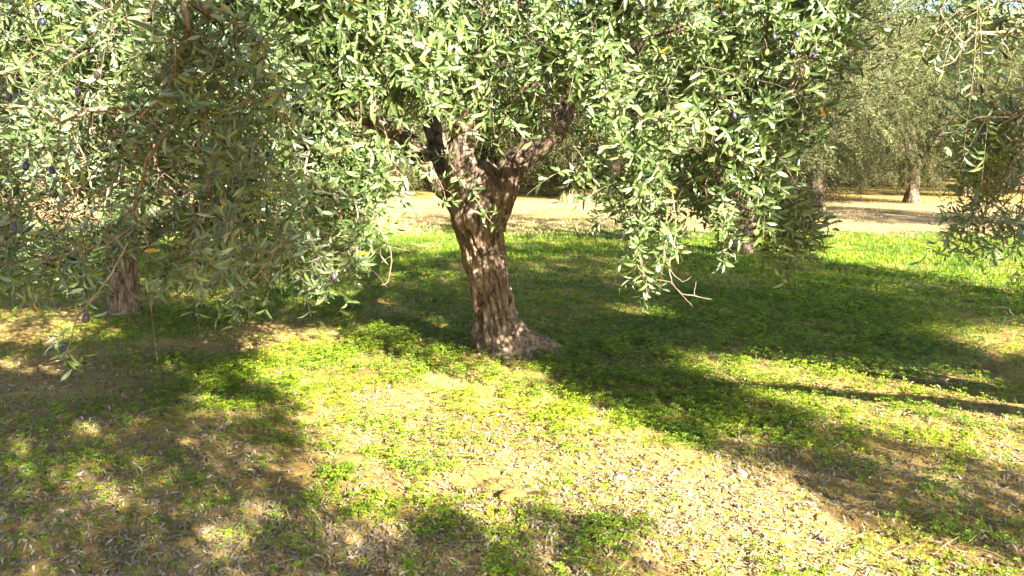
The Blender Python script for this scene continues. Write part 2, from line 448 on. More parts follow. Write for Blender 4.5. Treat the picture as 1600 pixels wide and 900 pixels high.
def wood_mesh(pos, par, n0, tipr=0.0022, expo=2.4, maxr=0.045):
    n = len(pos); w = np.full(n, 0.0); child = np.full(n, -1); best = np.zeros(n)
    for i in range(n - 1, n0 - 1, -1):
        if w[i] == 0: w[i] = tipr ** expo
        p = par[i]
        if p >= n0: w[p] += w[i]
        if p >= n0 and w[i] > best[p]: best[p] = w[i]; child[p] = i
    rad = np.minimum(w ** (1 / expo), maxr)
    started = np.zeros(n, bool); V = []; Fq = []; off = 0
    for i in range(n0, n):
        p = par[i]
        if p >= n0 and child[p] == i: continue
        ch = [p, i]; j = i
        while child[j] >= 0: j = child[j]; ch.append(j)
        P = pos[ch]; R = rad[ch].copy(); R[0] = R[1]
        ns = 3 if R[1] < 0.004 else (5 if R[1] < 0.012 else 8)
        T, U, W = frames(P)
        a = np.linspace(0, 2 * math.pi, ns, endpoint=False)
        jit = 1 + 0.12 * np.sin(np.arange(len(P)) * 2.7 + i)
        ring = P[:, None] + (U[:, None] * np.cos(a)[None, :, None] + W[:, None] * np.sin(a)[None, :, None]) * (R * jit)[:, None, None]
        V.append(ring.reshape(-1, 3)); m = len(P)
        ii = np.arange(m - 1)[:, None] * ns; jj = np.arange(ns)[None]; j2 = (jj + 1) % ns
        Fq.append(np.stack([ii + jj, ii + j2, ii + ns + j2, ii + ns + jj], -1).reshape(-1, 4) + off); off += m * ns
    return np.vstack(V), np.vstack(Fq)

# ------------------------------------------------------------------ leaf sprays
def sprays(anchors, heads, rr, nsub=3, L=(0.16, 0.34), leaf=(0.05, 0.075), down=0.55, spacing=0.021, bare=0.0, fine=True, density=0.9, wid=0.235, cull=None):
    """twigs with opposite leaves at the anchors. heads: outward direction for each anchor. returns leaf mesh arrays, twig mesh arrays"""
    n = len(anchors) * nsub
    A = np.repeat(anchors, nsub, 0); H = np.repeat(heads, nsub, 0)
    D = norm(H * 0.7 + rr.normal(0, 0.62, (n, 3)) + np.array([0, 0, 0.12 - down * 0.5]))
    LEN = rr.uniform(L[0], L[1], n)
    def curve(t, idx):
        return A[idx] + D[idx] * (LEN[idx] * t)[:, None] + np.array([0, 0, -1.0]) * (LEN[idx] * t * t * down)[:, None]
    if cull is not None:
        kp = cull(curve(np.full(n, 0.6), np.arange(n)), rr); A, H, D, LEN = A[kp], H[kp], D[kp], LEN[kp]; n = len(A)
    # twig stems
    ts = np.linspace(0, 1, 5); rings = []
    side = norm(np.cross(D, rr.normal(0, 1, (n, 3)))); up2 = np.cross(D, side)
    for t in ts:
        c = curve(np.full(n, t), np.arange(n)); rad = 0.0021 * (1 - 0.65 * t)
        rings.append(np.stack([c + side * rad, c - side * rad * 0.5 + up2 * rad * 0.87, c - side * rad * 0.5 - up2 * rad * 0.87], 1))
    TV = np.stack(rings, 1).reshape(-1, 3)     # n,5,3,3
    b = (np.arange(n) * 15)[:, None, None]; i = (np.arange(4) * 3)[None, :, None]; j = np.arange(3)[None, None]; j2 = (j + 1) % 3
    TF = np.stack([b + i + j, b + i + j2, b + i + 3 + j2, b + i + 3 + j], -1).reshape(-1, 4)
    # leaves
    kmax = int(L[1] / spacing)
    k = np.tile(np.arange(kmax), n); idx = np.repeat(np.arange(n), kmax)
    cnt = np.maximum(3, (LEN / spacing)).astype(int)
    t = (k + 0.5) / cnt[idx]
    ok = (k < cnt[idx]) & (t > 0.12)
    k, idx, t = k[ok], idx[ok], t[ok]
    k = np.concatenate([k, k]); idx = np.concatenate([idx, idx]); sgn = np.concatenate([np.ones(len(t)), -np.ones(len(t))]); t = np.concatenate([t, t])
    ok = rr.random(len(k)) < density; k, idx, sgn, t = k[ok], idx[ok], sgn[ok], t[ok]
    base = curve(t, idx)
    if cull is not None:
        kp = cull(base, rr); k, idx, sgn, t, base = k[kp], idx[kp], sgn[kp], t[kp], base[kp]
    m = len(k)
    ax = norm(D[idx] + np.array([0, 0, -2.0 * down]) * t[:, None])
    ph = (k % 2) * (math.pi / 2) + rr.normal(0, 0.5, m)
    s0 = norm(np.cross(ax, side[idx] + 0.01)); s1 = np.cross(ax, s0)
    lat = (s0 * np.cos(ph)[:, None] + s1 * np.sin(ph)[:, None]) * sgn[:, None]
    spread = rr.uniform(0.6, 1.5, m) * (1.2 - 0.45 * t)
    dr = norm(ax * 0.62 + lat * spread[:, None] + np.array([0, 0, 0.22]) + rr.normal(0, 0.12, (m, 3)))
    nr = norm(np.cross(np.cross(dr, lat * -1.0 + ax * 0.8), dr) + rr.normal(0, 0.35, (m, 3)) + np.array([SX, SY, 1.0]) * 0.36)
    wv = norm(np.cross(dr, nr)); nr = np.cross(wv, dr)
    ll = rr.uniform(leaf[0], leaf[1], m) * (0.72 + 0.3 * np.sin(np.clip(t, 0, 1) * math.pi)); ww = ll * rr.uniform(wid * 0.8, wid * 1.25, m) * 0.5
    var = np.clip(rr.normal(0.45, 0.22, m), 0, 0.93)
    yel = rr.random(m) < 0.004; var[yel] = 0.96
    var = var
    bend = rr.normal(0.04, 0.10, m) * ll
    def pt(u, s, lift): return base + dr * (ll * u)[:, None] + wv * (ww * s)[:, None] + nr * (lift * ll + bend * (-4 * u * (u - 1)))[:, None]
    if fine:
        vs = [pt(0, 0, 0), pt(.3, -.82, .035), pt(.3, 0, 0), pt(.3, .82, .035), pt(.68, -.85, .035), pt(.68, 0, 0), pt(.68, .85, .035), pt(1.0, 0, 0)]
        LV = np.stack(vs, 1).reshape(-1, 3); o = (np.arange(m) * 8)[:, None]
        q = np.concatenate([o + [1, 2, 5, 4], o + [2, 3, 6, 5]]); tr = np.concatenate([o + [0, 2, 1], o + [0, 3, 2], o + [4, 5, 7], o + [5, 6, 7]])
        # consistent winding
        LF = [q, tr]; nv = 8
    else:
        vs = [pt(0, 0, 0), pt(.45, 1, .02), pt(1.0, 0, 0), pt(.45, -1, .02)]
        LV = np.stack(vs, 1).reshape(-1, 3); o = (np.arange(m) * 4)[:, None]
        LF = [o + [0, 1, 2, 3]]; nv = 4
    return LV, LF, np.repeat(var, nv), TV, TF

def join(parts):
    V = []; Q = []; T = []; off = 0; var = []
    for v, fs, va in parts:
        V.append(v); var.append(va)
        for f in fs: (Q if f.shape[1] == 4 else T).append(f + off)
        off += len(v)
    fl = []
    if Q: fl.append(np.vstack(Q))
    if T: fl.append(np.vstack(T))
    return np.vstack(V), fl, np.concatenate(var)

def olive_fruit(parent, p, kind, size=0.012, stalk_up=0.05):
    nu, nv_ = 14, 10
    vs = []
    for i in range(nv_ + 1):
        ph = math.pi * i / nv_
        for j in range(nu):
            th = 2 * math.pi * j / nu
            rr_ = math.sin(ph) * (1 - 0.08 * math.cos(ph))
            vs.append((rr_ * math.cos(th) * size * .82, rr_ * math.sin(th) * size * .82, math.cos(ph) * size * 1.15))
    fs = []
    for i in range(nv_):
        for j in range(nu):
            a = i * nu + j; b_ = i * nu + (j + 1) % nu
            fs.append((a, b_, b_ + nu, a + nu))
    V = np.array(vs)
    tilt = random.uniform(-.5, .5); c_, s_ = math.cos(tilt), math.sin(tilt)
    V = np.stack([V[:, 0] * c_ + V[:, 2] * s_, V[:, 1], -V[:, 0] * s_ + V[:, 2] * c_], -1) + np.asarray(p)
    o = mesh_obj('olive_fruit', V, [np.array(fs)], M_OL[kind], parent)
    # stalk
    a = np.asarray(p) + np.array([0, 0, size]); b_ = a + np.array([random.uniform(-.02, .02), random.uniform(-.02, .02), stalk_up])
    sv, sf = tube_simple([a, (a + b_) / 2 + [0.004, 0, 0], b_], [0.0010, 0.0010, 0.0014], 4)
    mesh_obj('stalk', sv, [sf], M_TWIG, o)
    return o
def tube_simple(P, R, ns=5):
    P = np.asarray(P, float); R = np.asarray(R, float); T, U, W = frames(P)
    a = np.linspace(0, 2 * math.pi, ns, endpoint=False)
    ring = P[:, None] + (U[:, None] * np.cos(a)[None, :, None] + W[:, None] * np.sin(a)[None, :, None]) * R[:, None, None]
    m = len(P); ii = np.arange(m - 1)[:, None] * ns; jj = np.arange(ns)[None]; j2 = (jj + 1) % ns
    return ring.reshape(-1, 3), np.stack([ii + jj, ii + j2, ii + ns + j2, ii + ns + jj], -1).reshape(-1, 4)

def near_tree(name, label, base, trunk, limbs, anchors, seed, spray_kw=None, trunk_extra=None, centre=None, group=None, nang=120, step=0.02, leafmat=None):
    """trunk: (points, radii); limbs: list of (points, radii) in world coordinates; anchors: (n,3)"""
    rr = np.random.default_rng(seed)
    t = thing(name, label, 'tree', base, 0, group)
    B = np.asarray(base, float)
    v, f = bark_tube(np.asarray(trunk[0]) - B, trunk[1], nang, step, 0.014, seed, trunk_extra)
    mesh_obj('trunk', v, f, M_BARK, t)
    for q, (P, R) in enumerate(limbs):
        v, f = bark_tube(np.asarray(P) - B, R, max(24, nang // 2), step * 1.4, 0.007, seed + q * 3 + 1)
        mesh_obj('limb', v, f, M_BARK, t)
    pos, par, n0, ends = grow([(trunk[0][-2:], trunk[1][-2:])] + limbs, anchors, seed=seed)
    wv, wf = wood_mesh(pos, par, n0)
    c = np.asarray(centre if centre is not None else np.mean(anchors, 0))
    H = norm((anchors - c) * np.array([1, 1, 0.5]))
    LV, LF, var, TV, TF = sprays(anchors, H, rr, cull=prune if centre is not None and nang > 60 else None, **(spray_kw or {}))
    V, FL, _ = join([(wv, [wf], np.zeros(len(wv))), (TV, [TF], np.zeros(len(TV)))])
    tw = mesh_obj('branches', V - B, FL, M_TWIG, t)
    tw['kind'] = 'stuff'
    mesh_obj('crown', LV - B, LF, leafmat or M_LEAF, t, var={'var': var})
    return t

# ------------------------------------------------------------------ MAIN TREE
TY = 6.0
def W(px, py, d=TY): return world_at(px, py, d)
trunk_P = [W(788, 592), W(785, 560), W(778, 525), W(773, 480), W(762, 430), W(756, 385), W(747, 335), W(755, 295), W(760, 262)]
trunk_R = [0.30, 0.262, 0.20, 0.166, 0.168, 0.178, 0.215, 0.20, 0.12]
def trunk_shape(A, S, r, R):
    # frame: angle 0 points roughly to +-x; recompute the facing from cos/sin of the sweep frame (U = T x Y)
    h = S
    low = np.clip(1 - h / 0.40, 0, 1) ** 1.2
    for a0, w, k in ((RIGHT - .15, 0.72, 0.44), (RIGHT + 2.6, 0.45, 0.20), (RIGHT - 1.3, 0.35, 0.16), (RIGHT + 1.2, 0.45, 0.12), (RIGHT - 2.5, 0.5, 0.09)):
        da = np.angle(np.exp(1j * (A - a0))); k = k * .85; r = r + k * (low if k < .35 else np.clip(1 - h / .56, 0, 1) ** 1.25) * np.exp(-(da / w) ** 2)
    # old scar: an upright hollow groove on the front, left of the middle
    da = np.angle(np.exp(1j * (A - (FRONT + LEFTWARD * 0.62 ) - 0.10 * np.sin(h * 9))))
    r = r - 0.055 * np.exp(-(da / 0.13) ** 2) * np.exp(-((h - 0.52) / 0.24) ** 4)
    r = r + 0.02 * np.exp(-((np.abs(da) - 0.3) / 0.12) ** 2) * np.exp(-((h - 0.52) / 0.3) ** 4)
    return r
# sweep frame at the base: U = T x Y, V = T x U
T0 = norm(trunk_P[1] - trunk_P[0]); U0 = np.cross(T0, [0, 1.0, 0]); U0 /= np.linalg.norm(U0); V0 = np.cross(T0, U0)
RIGHT = math.atan2(np.dot([1, 0, 0], V0), np.dot([1, 0, 0], U0))
FRONT = math.atan2(np.dot([0, -1, 0], V0), np.dot([0, -1, 0], U0))
LEFTWARD = -1.0 if math.sin(RIGHT - FRONT) > 0 else 1.0
limbs_main = [
    ([W(738, 372), W(728, 320), W(722, 262, 5.95), W(722, 215, 5.9), W(735, 165, 5.8), W(762, 110, 5.7), W(800, 30, 5.5), W(820, -80, 5.3), W(790, -230, 5.2)], [.10, .125, .125, .10, .085, .07, .055, .042, .02]),
    ([W(775, 360), W(782, 310), W(798, 268, 6.0), W(828, 235, 6.05), W(868, 208, 6.15), W(884, 170, 6.25), W(890, 110, 6.3), W(940, 20, 6.4), W(1020, -80, 6.5), W(1080, -200, 6.5)], [.08, .115, .115, .098, .08, .07, .065, .055, .04, .02]),
    ([W(728, 225, 5.9), W(765, 188, 5.7), W(812, 152, 5.45), W(868, 132, 5.2), W(925, 105, 4.95), W(1010, 70, 4.7), W(1120, 30, 4.5), W(1230, 40, 4.35)], [.07, .068, .06, .052, .045, .036, .026, .012]),
    ([W(722, 330, 6.0), W(690, 285, 6.1), W(655, 240, 6.2), W(612, 205, 6.2), W(555, 172, 6.1), W(480, 120, 5.9), W(390, 60, 5.6), W(280, 40, 5.2), W(180, 80, 5.0)], [.09, .10, .09, .078, .066, .052, .04, .028, .012]),
    ([W(700, 295, 6.1), W(672, 180, 6.5), W(660, 110, 6.7), W(640, 40, 6.8), W(622, -60, 6.9), W(560, -180, 7.0)], [.08, .075, .065, .058, .045, .02]),
    ([W(800, 262, 6.05), W(850, 180, 6.8), W(930, 90, 7.4), W(1050, 10, 7.9)], [.07, .06, .045, .02]),
    ([W(722, 212, 5.9), W(690, 150, 5.4), W(640, 90, 4.9), W(560, 60, 4.5), W(470, 70, 4.2)], [.06, .05, .04, .03, .012]),
    ([W(925, 105, 4.95), W(1000, 150, 4.7), W(1070, 215, 4.55), W(1120, 270, 4.5)], [.035, .028, .02, .010]),
    ([W(762, 110, 5.7), W(760, 60, 5.2), W(800, 20, 4.7), W(850, 10, 4.3)], [.05, .04, .028, .012]),
]
# where the crown shows in the photograph: outlines with a weight; anchors drawn inside, at real depths
MASK_MAIN = [
    ([(430, -40), (700, -40), (690, 120), (660, 200), (600, 240), (640, 300), (660, 340), (600, 385), (555, 420), (500, 440), (450, 430), (420, 350), (400, 200)], 1.0),
    ([(690, -40), (900, -40), (900, 120), (830, 190), (790, 240), (730, 200), (690, 150)], 0.75),
    ([(890, -40), (1150, -40), (1170, 120), (1230, 200), (1220, 260), (1240, 320), (1250, 380), (1190, 420), (1130, 400), (1090, 370), (1060, 330), (1000, 340), (940, 320), (900, 290), (880, 240), (905, 160)], 1.35),
    ([(1130, -40), (1300, -40), (1310, 60), (1290, 140), (1270, 250), (1210, 260), (1150, 150)], 0.75),
    ([(950, 320), (1050, 320), (1055, 400), (1010, 460), (975, 420), (960, 380)], 0.8),
    ([(0, -40), (430, -40), (430, 200), (450, 330), (430, 430), (330, 430), (200, 420), (0, 400)], 0.9),
]
HOLES = [([(540, 150), (625, 165), (625, 225), (560, 225)], .2), ([(845, 150), (900, 120), (895, 240), (840, 230)], .08), ([(735, 60), (835, 60), (830, 95), (740, 95)], .15),
         ([(700, 215), (830, 225), (840, 330), (700, 400)], .02), ([(620, 10), (660, 10), (660, 90), (620, 90)], .3), ([(1050, 10), (1100, 0), (1100, 60), (1050, 70)], .3),
         ([(650, 260), (700, 270), (700, 330), (660, 320)], .1), ([(1060, 330), (1130, 350), (1130, 440), (1060, 430)], .25), ([(700, 130), (745, 130), (745, 215), (700, 215)], .25)]
PRUNE = [([(690, 262), (850, 262), (838, 330), (800, 345), (790, 400), (770, 560), (730, 560), (705, 400), (685, 290)], .14), ([(690, 212), (745, 190), (835, 205), (868, 160), (905, 150), (905, 235), (850, 262), (690, 262)], .34),
         ([(600, 262), (660, 240), (700, 268), (700, 335), (660, 320)], .2), ([(520, 150), (620, 165), (632, 222), (560, 232)], .3), ([(735, 55), (835, 45), (840, 98), (735, 100)], .5),
         ([(622, 0), (668, 0), (672, 100), (625, 90)], .6), ([(1045, 0), (1105, 0), (1105, 62), (1048, 75)], .6), ([(1138, 300), (1178, 300), (1182, 405), (1140, 405)], .35), ([(176, 405), (228, 405), (232, 505), (176, 505)], .12), ([(760, 140), (898, 112), (898, 150), (760, 180)], .6),
         ([(935, 330), (960, 335), (965, 420), (985, 470), (930, 470), (850, 345), (870, 325)], .15), ([(1062, 330), (1130, 350), (1135, 450), (1065, 440)], .2),
         ([(600, 395), (700, 340), (705, 560), (560, 470)], .08), ([(240, 240), (320, 250), (310, 330), (235, 320)], .35), ([(1330, 110), (1420, 110), (1420, 420), (1300, 420), (1335, 260)], .12),
         ([(1215, 260), (1420, 250), (1420, 330), (1225, 318)], .25), ([(-60, 490), (80, 480), (350, 515), (560, 470), (700, 600), (-60, 600)], .06),
         ([(640, 345), (705, 345), (700, 420), (625, 430)], .2), ([(1020, 495), (1035, 450), (1250, 448), (1300, 380), (1420, 380), (1420, 640), (1000, 640)], .05)]
def prune(P, rg_):
    uu, vv = to_px(P); w = np.ones(len(P))
    for q, a_ in PRUNE: w = np.where(in_poly(uu, vv, q), a_, w)
    c_ = fbm(P[:, 0] * 3.0 + 40, P[:, 1] * 3.0, P[:, 2] * 3.0 + 9, 3)
    w = w * np.where((vv < -60) | (uu < -80) | (uu > 1680), 1, np.clip((c_ - .37) / .10, .10, 1))
    return rg_.random(len(P)) < w
def mask_at(u, v, M, H):
    w = np.zeros(np.shape(u))
    for q, a in M: w = np.maximum(w, a * in_poly(u, v, q))
    for q, a in H: w = np.where(in_poly(u, v, q), w * a, w)
    return w
rm = np.random.default_rng(21)
def depth_front(u, v, r):
    base = np.interp(u, [0, 300, 450, 650, 760, 900, 1100, 1300], [4.6, 4.1, 3.7, 3.9, 4.3, 4.0, 3.8, 4.1])
    return base + r.exponential(0.55, len(u)) + 0.25 * (fbm(u * .01, v * .01) - 0.5)
N = 12500
u = rm.uniform(-40, 1340, N); v = rm.uniform(-40, 470, N)
keep = rm.random(N) < mask_at(u, v, MASK_MAIN, HOLES) * 0.30 * (0.35 + 1.3 * (fbm(u * .012 + 3, v * .012) > 0.47))
u, v = u[keep], v[keep]
d = np.minimum(depth_front(u, v, rm), 6.2)
A1 = world_at(u, v - 18, d); A1 = A1[~(hits_lit(A1) & (rm.random(len(A1)) < 0.8))]
# the rest of the crown: above the frame and behind the trunk
def ellipsoid(c, r, n, rg, shell=0.45):
    q = norm(rg.normal(0, 1, (n, 3))); rad = (shell + (1 - shell) * rg.random((n, 1))) 
    return np.asarray(c) + q * rad * np.asarray(r)
E = ellipsoid((0.0, 6.3, 2.9), (3.0, 2.7, 1.75), 2600, rm)
eu, ev = to_px(E)
vis = (ev > -60) & (eu > -60) & (eu < 1660) & (E[:, 1] < 6.4)
low = (ev > 190) & (eu > 560) & (eu < 1330)
E = E[~vis & ~low & (E[:, 2] > 1.5) & ~hits_lit(E)]
bl0 = ground_at(200, 492)
th = rm.uniform(1.0, 2.4, 90)
T1 = np.stack([bl0[0] + SX * th, bl0[1] + SY * th, rm.uniform(.1, 1.4, 90) + th], -1) + rm.normal(0, .12, (90, 3))  # extra sprays added towards the sun to shade the left trunk
A_main = np.vstack([A1, E, T1]); A_main = A_main[~(shades_trunk(A_main) & (rm.random(len(A_main)) < .66))]
print('main anchors', len(A1), len(E))
main = near_tree('olive_tree', 'large old olive tree with thick forked trunk standing in the middle of the grove', (-0.1, 6.0, 0.0),
                 (trunk_P, trunk_R), limbs_main, A_main, 11, dict(nsub=4, L=(0.13, 0.30), leaf=(0.062, 0.102), down=0.38, spacing=0.030),
                 trunk_shape, centre=(-0.1, 6.2, 2.2), nang=260, step=0.008)
MB = np.array([-0.1, 6.0, 0.0])
rs = np.random.default_rng(91)
def strand(parent, B, pts, d, nsub, L, seed, leaf=(.055, .08), down=.3):
    """a hanging leafy shoot: its stem and the leaf tufts along it"""
    P = np.array([world_at(a, b_, dd) for (a, b_), dd in zip(pts, d if isinstance(d, (list, tuple)) else [d] * len(pts))])
    Q, Rr = resample(P, np.linspace(.0045, .0018, len(P)), .02)
    r_ = np.random.default_rng(seed); Q += r_.normal(0, .002, Q.shape)
    v, f = tube_simple(Q - B, Rr, 5)
    k = np.arange(2, len(Q), max(1, int(.05 / .02))); k = np.append(k, len(Q) - 1)
    A = Q[k]; H = norm(r_.normal(0, 1, (len(A), 3)) + np.array([0, -.4, -.3]))
    LV, LF, var, TV, TF = sprays(A, H, r_, nsub=nsub, L=L, leaf=leaf, down=down, spacing=.022)
    SV, SF, _ = join([(v, [f], np.zeros(len(v))), (TV - B, [TF], np.zeros(len(TV)))])
    st = mesh_obj('shoot', SV, SF, M_TWIG, parent)
    mesh_obj('leaves', LV - B, LF, M_LEAF, st, var={'var': var})
strand(main, MB, [(1010, 250), (1000, 320), (990, 370), (1002, 410), (1012, 445)], [4.2, 4.0, 3.9, 3.85, 3.85], 2, (.06, .15), 1)
strand(main, MB, [(960, 270), (948, 310), (942, 345)], 4.0, 2, (.05, .11), 2)
strand(main, MB, [(1150, 300), (1140, 350), (1130, 390), (1128, 405)], 4.0, 2, (.06, .14), 3)
strand(main, MB, [(1240, 300), (1250, 350), (1240, 395), (1225, 415)], 4.1, 2, (.06, .14), 4)
strand(main, MB, [(1230, 200), (1270, 205), (1300, 215), (1312, 235)], 4.0, 2, (.06, .13), 5)
strand(main, MB, [(1220, 100), (1260, 90), (1300, 82), (1335, 78)], 4.0, 1, (.06, .12), 6)
strand(main, MB, [(470, 330), (490, 380), (505, 415), (520, 435)], 3.3, 2, (.06, .14), 7)
strand(main, MB, [(550, 300), (560, 350), (552, 395), (545, 420)], 3.5, 2, (.06, .14), 8)
for q_, pts_ in enumerate(([(930, 60), (950, 100), (955, 135)], [(1000, 40), (1020, 75), (1030, 110)], [(1060, 20), (1085, 50), (1090, 90)], [(1120, 5), (1150, 35), (1165, 70)],
                          [(1180, 0), (1205, 30), (1215, 65)], [(980, 90), (1010, 110), (1040, 140)], [(1100, 60), (1130, 80), (1150, 110)], [(740, -10), (765, 30), (770, 75)],
                          [(800, -20), (820, 15), (825, 50)], [(765, 0), (790, 40), (800, 90)])):
    strand(main, MB, pts_, 4.15, 3, (.07, .16), 130 + q_)
strand(main, MB, [(700, 150), (722, 185), (745, 200), (765, 205)], 4.4, 2, (.06, .14), 9)
strand(main, MB, [(640, 240), (672, 262), (690, 290), (696, 312)], 4.5, 1, (.05, .12), 10)
strand(main, MB, [(690, 240), (730, 290), (752, 325), (765, 345)], 4.5, 1, (.05, .12), 11)
strand(main, MB, [(930, 200), (900, 205), (870, 190), (845, 178)], 4.4, 1, (.06, .12), 12)
def bare_twig(parent, B, pts, rad, d):
    P = [world_at(a, b_, dd) - B for (a, b_), dd in zip(pts, d if isinstance(d, (list, tuple)) else [d] * len(pts))]
    Q, R = resample(P, np.linspace(rad, rad * 0.45, len(P)), 0.02)
    v, f = tube_simple(Q + np.random.default_rng(len(pts)).normal(0, .0015, Q.shape), R, 5)
    return v, f
def twig_group(parent, B, curves):
    for pts, rad, d in curves:
        v, f = bare_twig(parent, B, pts, rad, d); mesh_obj('bare_twig', v, [f], M_TWIG, parent)
twig_group(main, MB, [([(1050, 300), (1056, 360), (1045, 420), (1060, 455), (1085, 462), (1112, 468)], .0045, 3.9), ([(1060, 455), (1045, 440), (1010, 436)], .003, 3.9),
                      ([(1085, 462), (1088, 440)], .002, 3.9), ([(1060, 455), (1082, 478)], .002, 3.9), ([(1045, 420), (1066, 440), (1080, 432)], .0025, 3.9)])
twig_group(main, MB, [([(560, 330), (600, 370), (612, 400), (606, 440), (597, 444)], .004, 4.0), ([(606, 385), (640, 392)], .002, 4.0), ([(612, 400), (596, 410)], .002, 4.0),
                      ([(640, 380), (680, 385), (695, 372)], .002, 4.0)])
twig_group(main, MB, [([(500, 60), (520, 120), (548, 190), (552, 280)], .004, 4.0), ([(480, 140), (530, 130), (570, 128)], .003, 4.0), ([(548, 190), (530, 230), (500, 250)], .003, 4.0),
                      ([(594, 60), (600, 120), (585, 170)], .0035, 4.0)])
twig_group(main, MB, [([(840, 100), (850, 160), (862, 190), (885, 202), (910, 195)], .0035, 4.4), ([(862, 190), (842, 215), (800, 245)], .003, 4.4), ([(870, 130), (871, 230)], .002, 4.4)])
for (px_, py_, k_, d_) in ((522, 433, 'violet', 3.0), (893, 262, 'pale', 3.4), (1245, 54, 'dark', 3.5), (1275, 78, 'violet', 3.5), (1236, 82, 'dark', 3.5), (1272, 88, 'violet', 3.6),
                           (1210, 58, 'violet', 3.7), (1147, 181, 'violet', 3.5), (1141, 240, 'yellow', 3.4), (1198, 82, 'yellow', 3.7), (368, 282, 'dark', 2.8)):
    olive_fruit(main, world_at(px_, py_, d_) - MB, k_, 0.0125)

# ------------------------------------------------------------------ NEIGHBOUR TREES
def simple_limbs(top, r0, spread, n, seed, h=1.6):
    rg = np.random.default_rng(seed); out = []
    for i in range(n):
        a = 2 * math.pi * (i + rg.uniform(-.25, .25)) / n
        dv = np.array([math.cos(a), math.sin(a), 0]) * spread
        p = np.asarray(top, float)
        P = [p - [0, 0, .3], p + dv * .22 + [0, 0, h * .25], p + dv * .5 + [0, 0, h * .6] + rg.normal(0, .06, 3), p + dv * .78 + [0, 0, h * .85], p + dv * 1.0 + [0, 0, h]]
        out.append((P, [r0, r0 * .8, r0 * .55, r0 * .35, r0 * .12]))
    return out
def straight_trunk(base, r, h, seed, lean=(0.0, 0.0)):
    rg = np.random.default_rng(seed); b_ = np.asarray(base, float)
    P = [b_ + [0, 0, -.12]] + [b_ + [lean[0] * t + rg.normal(0, .02), lean[1] * t + rg.normal(0, .02), h * t] for t in (0.08, .3, .55, .8, 1.0)]
    return P, [r * 1.5, r * 1.3, r * 1.0, r * .95, r * 1.0, r * .7]

# (a) tree behind the camera: its crown reaches over and shades the left of the clearing
rb = np.random.default_rng(31)
def shade_anchors(poly, n, zr, centre, rad, rg):
    q = np.array(poly); pu = rg.uniform(q[:, 0].min(), q[:, 0].max(), n); pv_ = rg.uniform(q[:, 1].min(), q[:, 1].max(), n)
    g = ground_at(pu, pv_); ok = in_poly(pu, pv_, poly); 
    # even on the ground, not in the picture
    w = 1.0 / np.maximum(1e-3, (pv_ - 240)) ** 3; w /= w[ok].max() if ok.any() else 1
    ok &= rg.random(n) < w * 1.0
    g = g[ok]; z = rg.uniform(zr[0], zr[1], len(g))
    P = np.stack([g[:, 0] + SX * z, g[:, 1] + SY * z, z], -1)
    e = (((P - centre) / rad) ** 2).sum(1) < 1
    return P[e]
def unseen(P, margin=0.4):
    u_, v_ = to_px(P - [0, 0, margin]); u2, v2 = to_px(P)
    inview = (v_ > -30) & (u_ > -120) & (u_ < 1720) & (P[:, 1] > 0.0)
    return ~inview & (np.linalg.norm(P - [0, 0, 1.6], axis=1) > 0.85)
def thin(P, n, rg):
    return P if len(P) <= n else P[rg.permutation(len(P))[:n]]

cB = np.array([0.3, -0.7, 3.3]); rB = np.array([3.4, 3.3, 1.6])
S1 = shade_anchors(SHADE[0], 60000, (2.1, 4.6), cB, rB, rb)
S1 = S1[unseen(S1) & ~hits_lit(S1) & ~blocks_foliage(S1)]; S1 = thin(S1, 850, rb)
EB = ellipsoid(cB, rB, 1100, rb, .5); EB = EB[unseen(EB) & ~hits_lit(EB) & ~blocks_foliage(EB) & (EB[:, 2] > 2.1)]; EB = thin(EB, 350, rb)
# hanging branch entering the picture at the left
MASK_L = [([(-60, -40), (300, -40), (420, 80), (460, 230), (430, 330), (470, 420), (400, 440), (350, 470), (300, 480), (250, 440), (140, 430), (70, 450), (-60, 440)], 1.0)]
n_ = 1500; u = rb.uniform(-80, 480, n_); v = rb.uniform(-40, 480, n_)
k_ = rb.random(n_) < mask_at(u, v, MASK_L, [([(0, 0), (180, 0), (120, 200), (0, 230)], .45), ([(230, 230), (330, 240), (320, 330), (220, 330)], .6)]) * .22
AL = world_at(u[k_], v[k_] - 25, 2.7 + rb.exponential(.35, k_.sum()))
AL = AL[~(hits_lit(AL) & (rb.random(len(AL)) < .7))]
bB = (-1.9, -1.6, 0.0)
tB = straight_trunk(bB, .17, 1.5, 41, (.15, .15))
limbB = simple_limbs(tB[0][-1], .11, 2.0, 5, 42) + [([tB[0][-1], np.array([-1.8, -.6, 2.1]), np.array([-1.8, .6, 2.55]), np.array([-1.6, 1.7, 2.6]), np.array([-1.35, 2.5, 2.35]), np.array([-1.1, 2.9, 2.1])], [.09, .07, .055, .04, .026, .012])]
def over(Pn, n, hr, rg, xr=1345):  # sprays added out of view, sunward of the given ones, to shade them
    q = Pn[rg.integers(0, len(Pn), n)]; h = rg.uniform(hr[0], hr[1], n)
    q = q + np.stack([SX * h, SY * h, h], -1) + rg.normal(0, .1, (n, 3))
    q[:, 2] += .15
    return q[unseen(q, .2) & ~blocks_foliage(q, xr)]
uu_, vv_ = to_px(AL); OB = over(AL[((uu_ > 260) & (uu_ < 450) & (vv_ > 110)) | (vv_ > 250)], 330, (.7, 2.6), rb)
A_B = np.vstack([S1, EB, AL, OB]); print('behind tree', len(S1), len(EB), len(AL))
treeB = near_tree('olive_tree', 'nearest olive branch hanging into the upper left, darker leaves and blue black olives', bB, tB, limbB, A_B, 43,
                  dict(nsub=4, L=(.14, .30), leaf=(.055, .082), down=.45, spacing=.028), centre=(0, -.6, 2.6))
BB = np.array(bB)
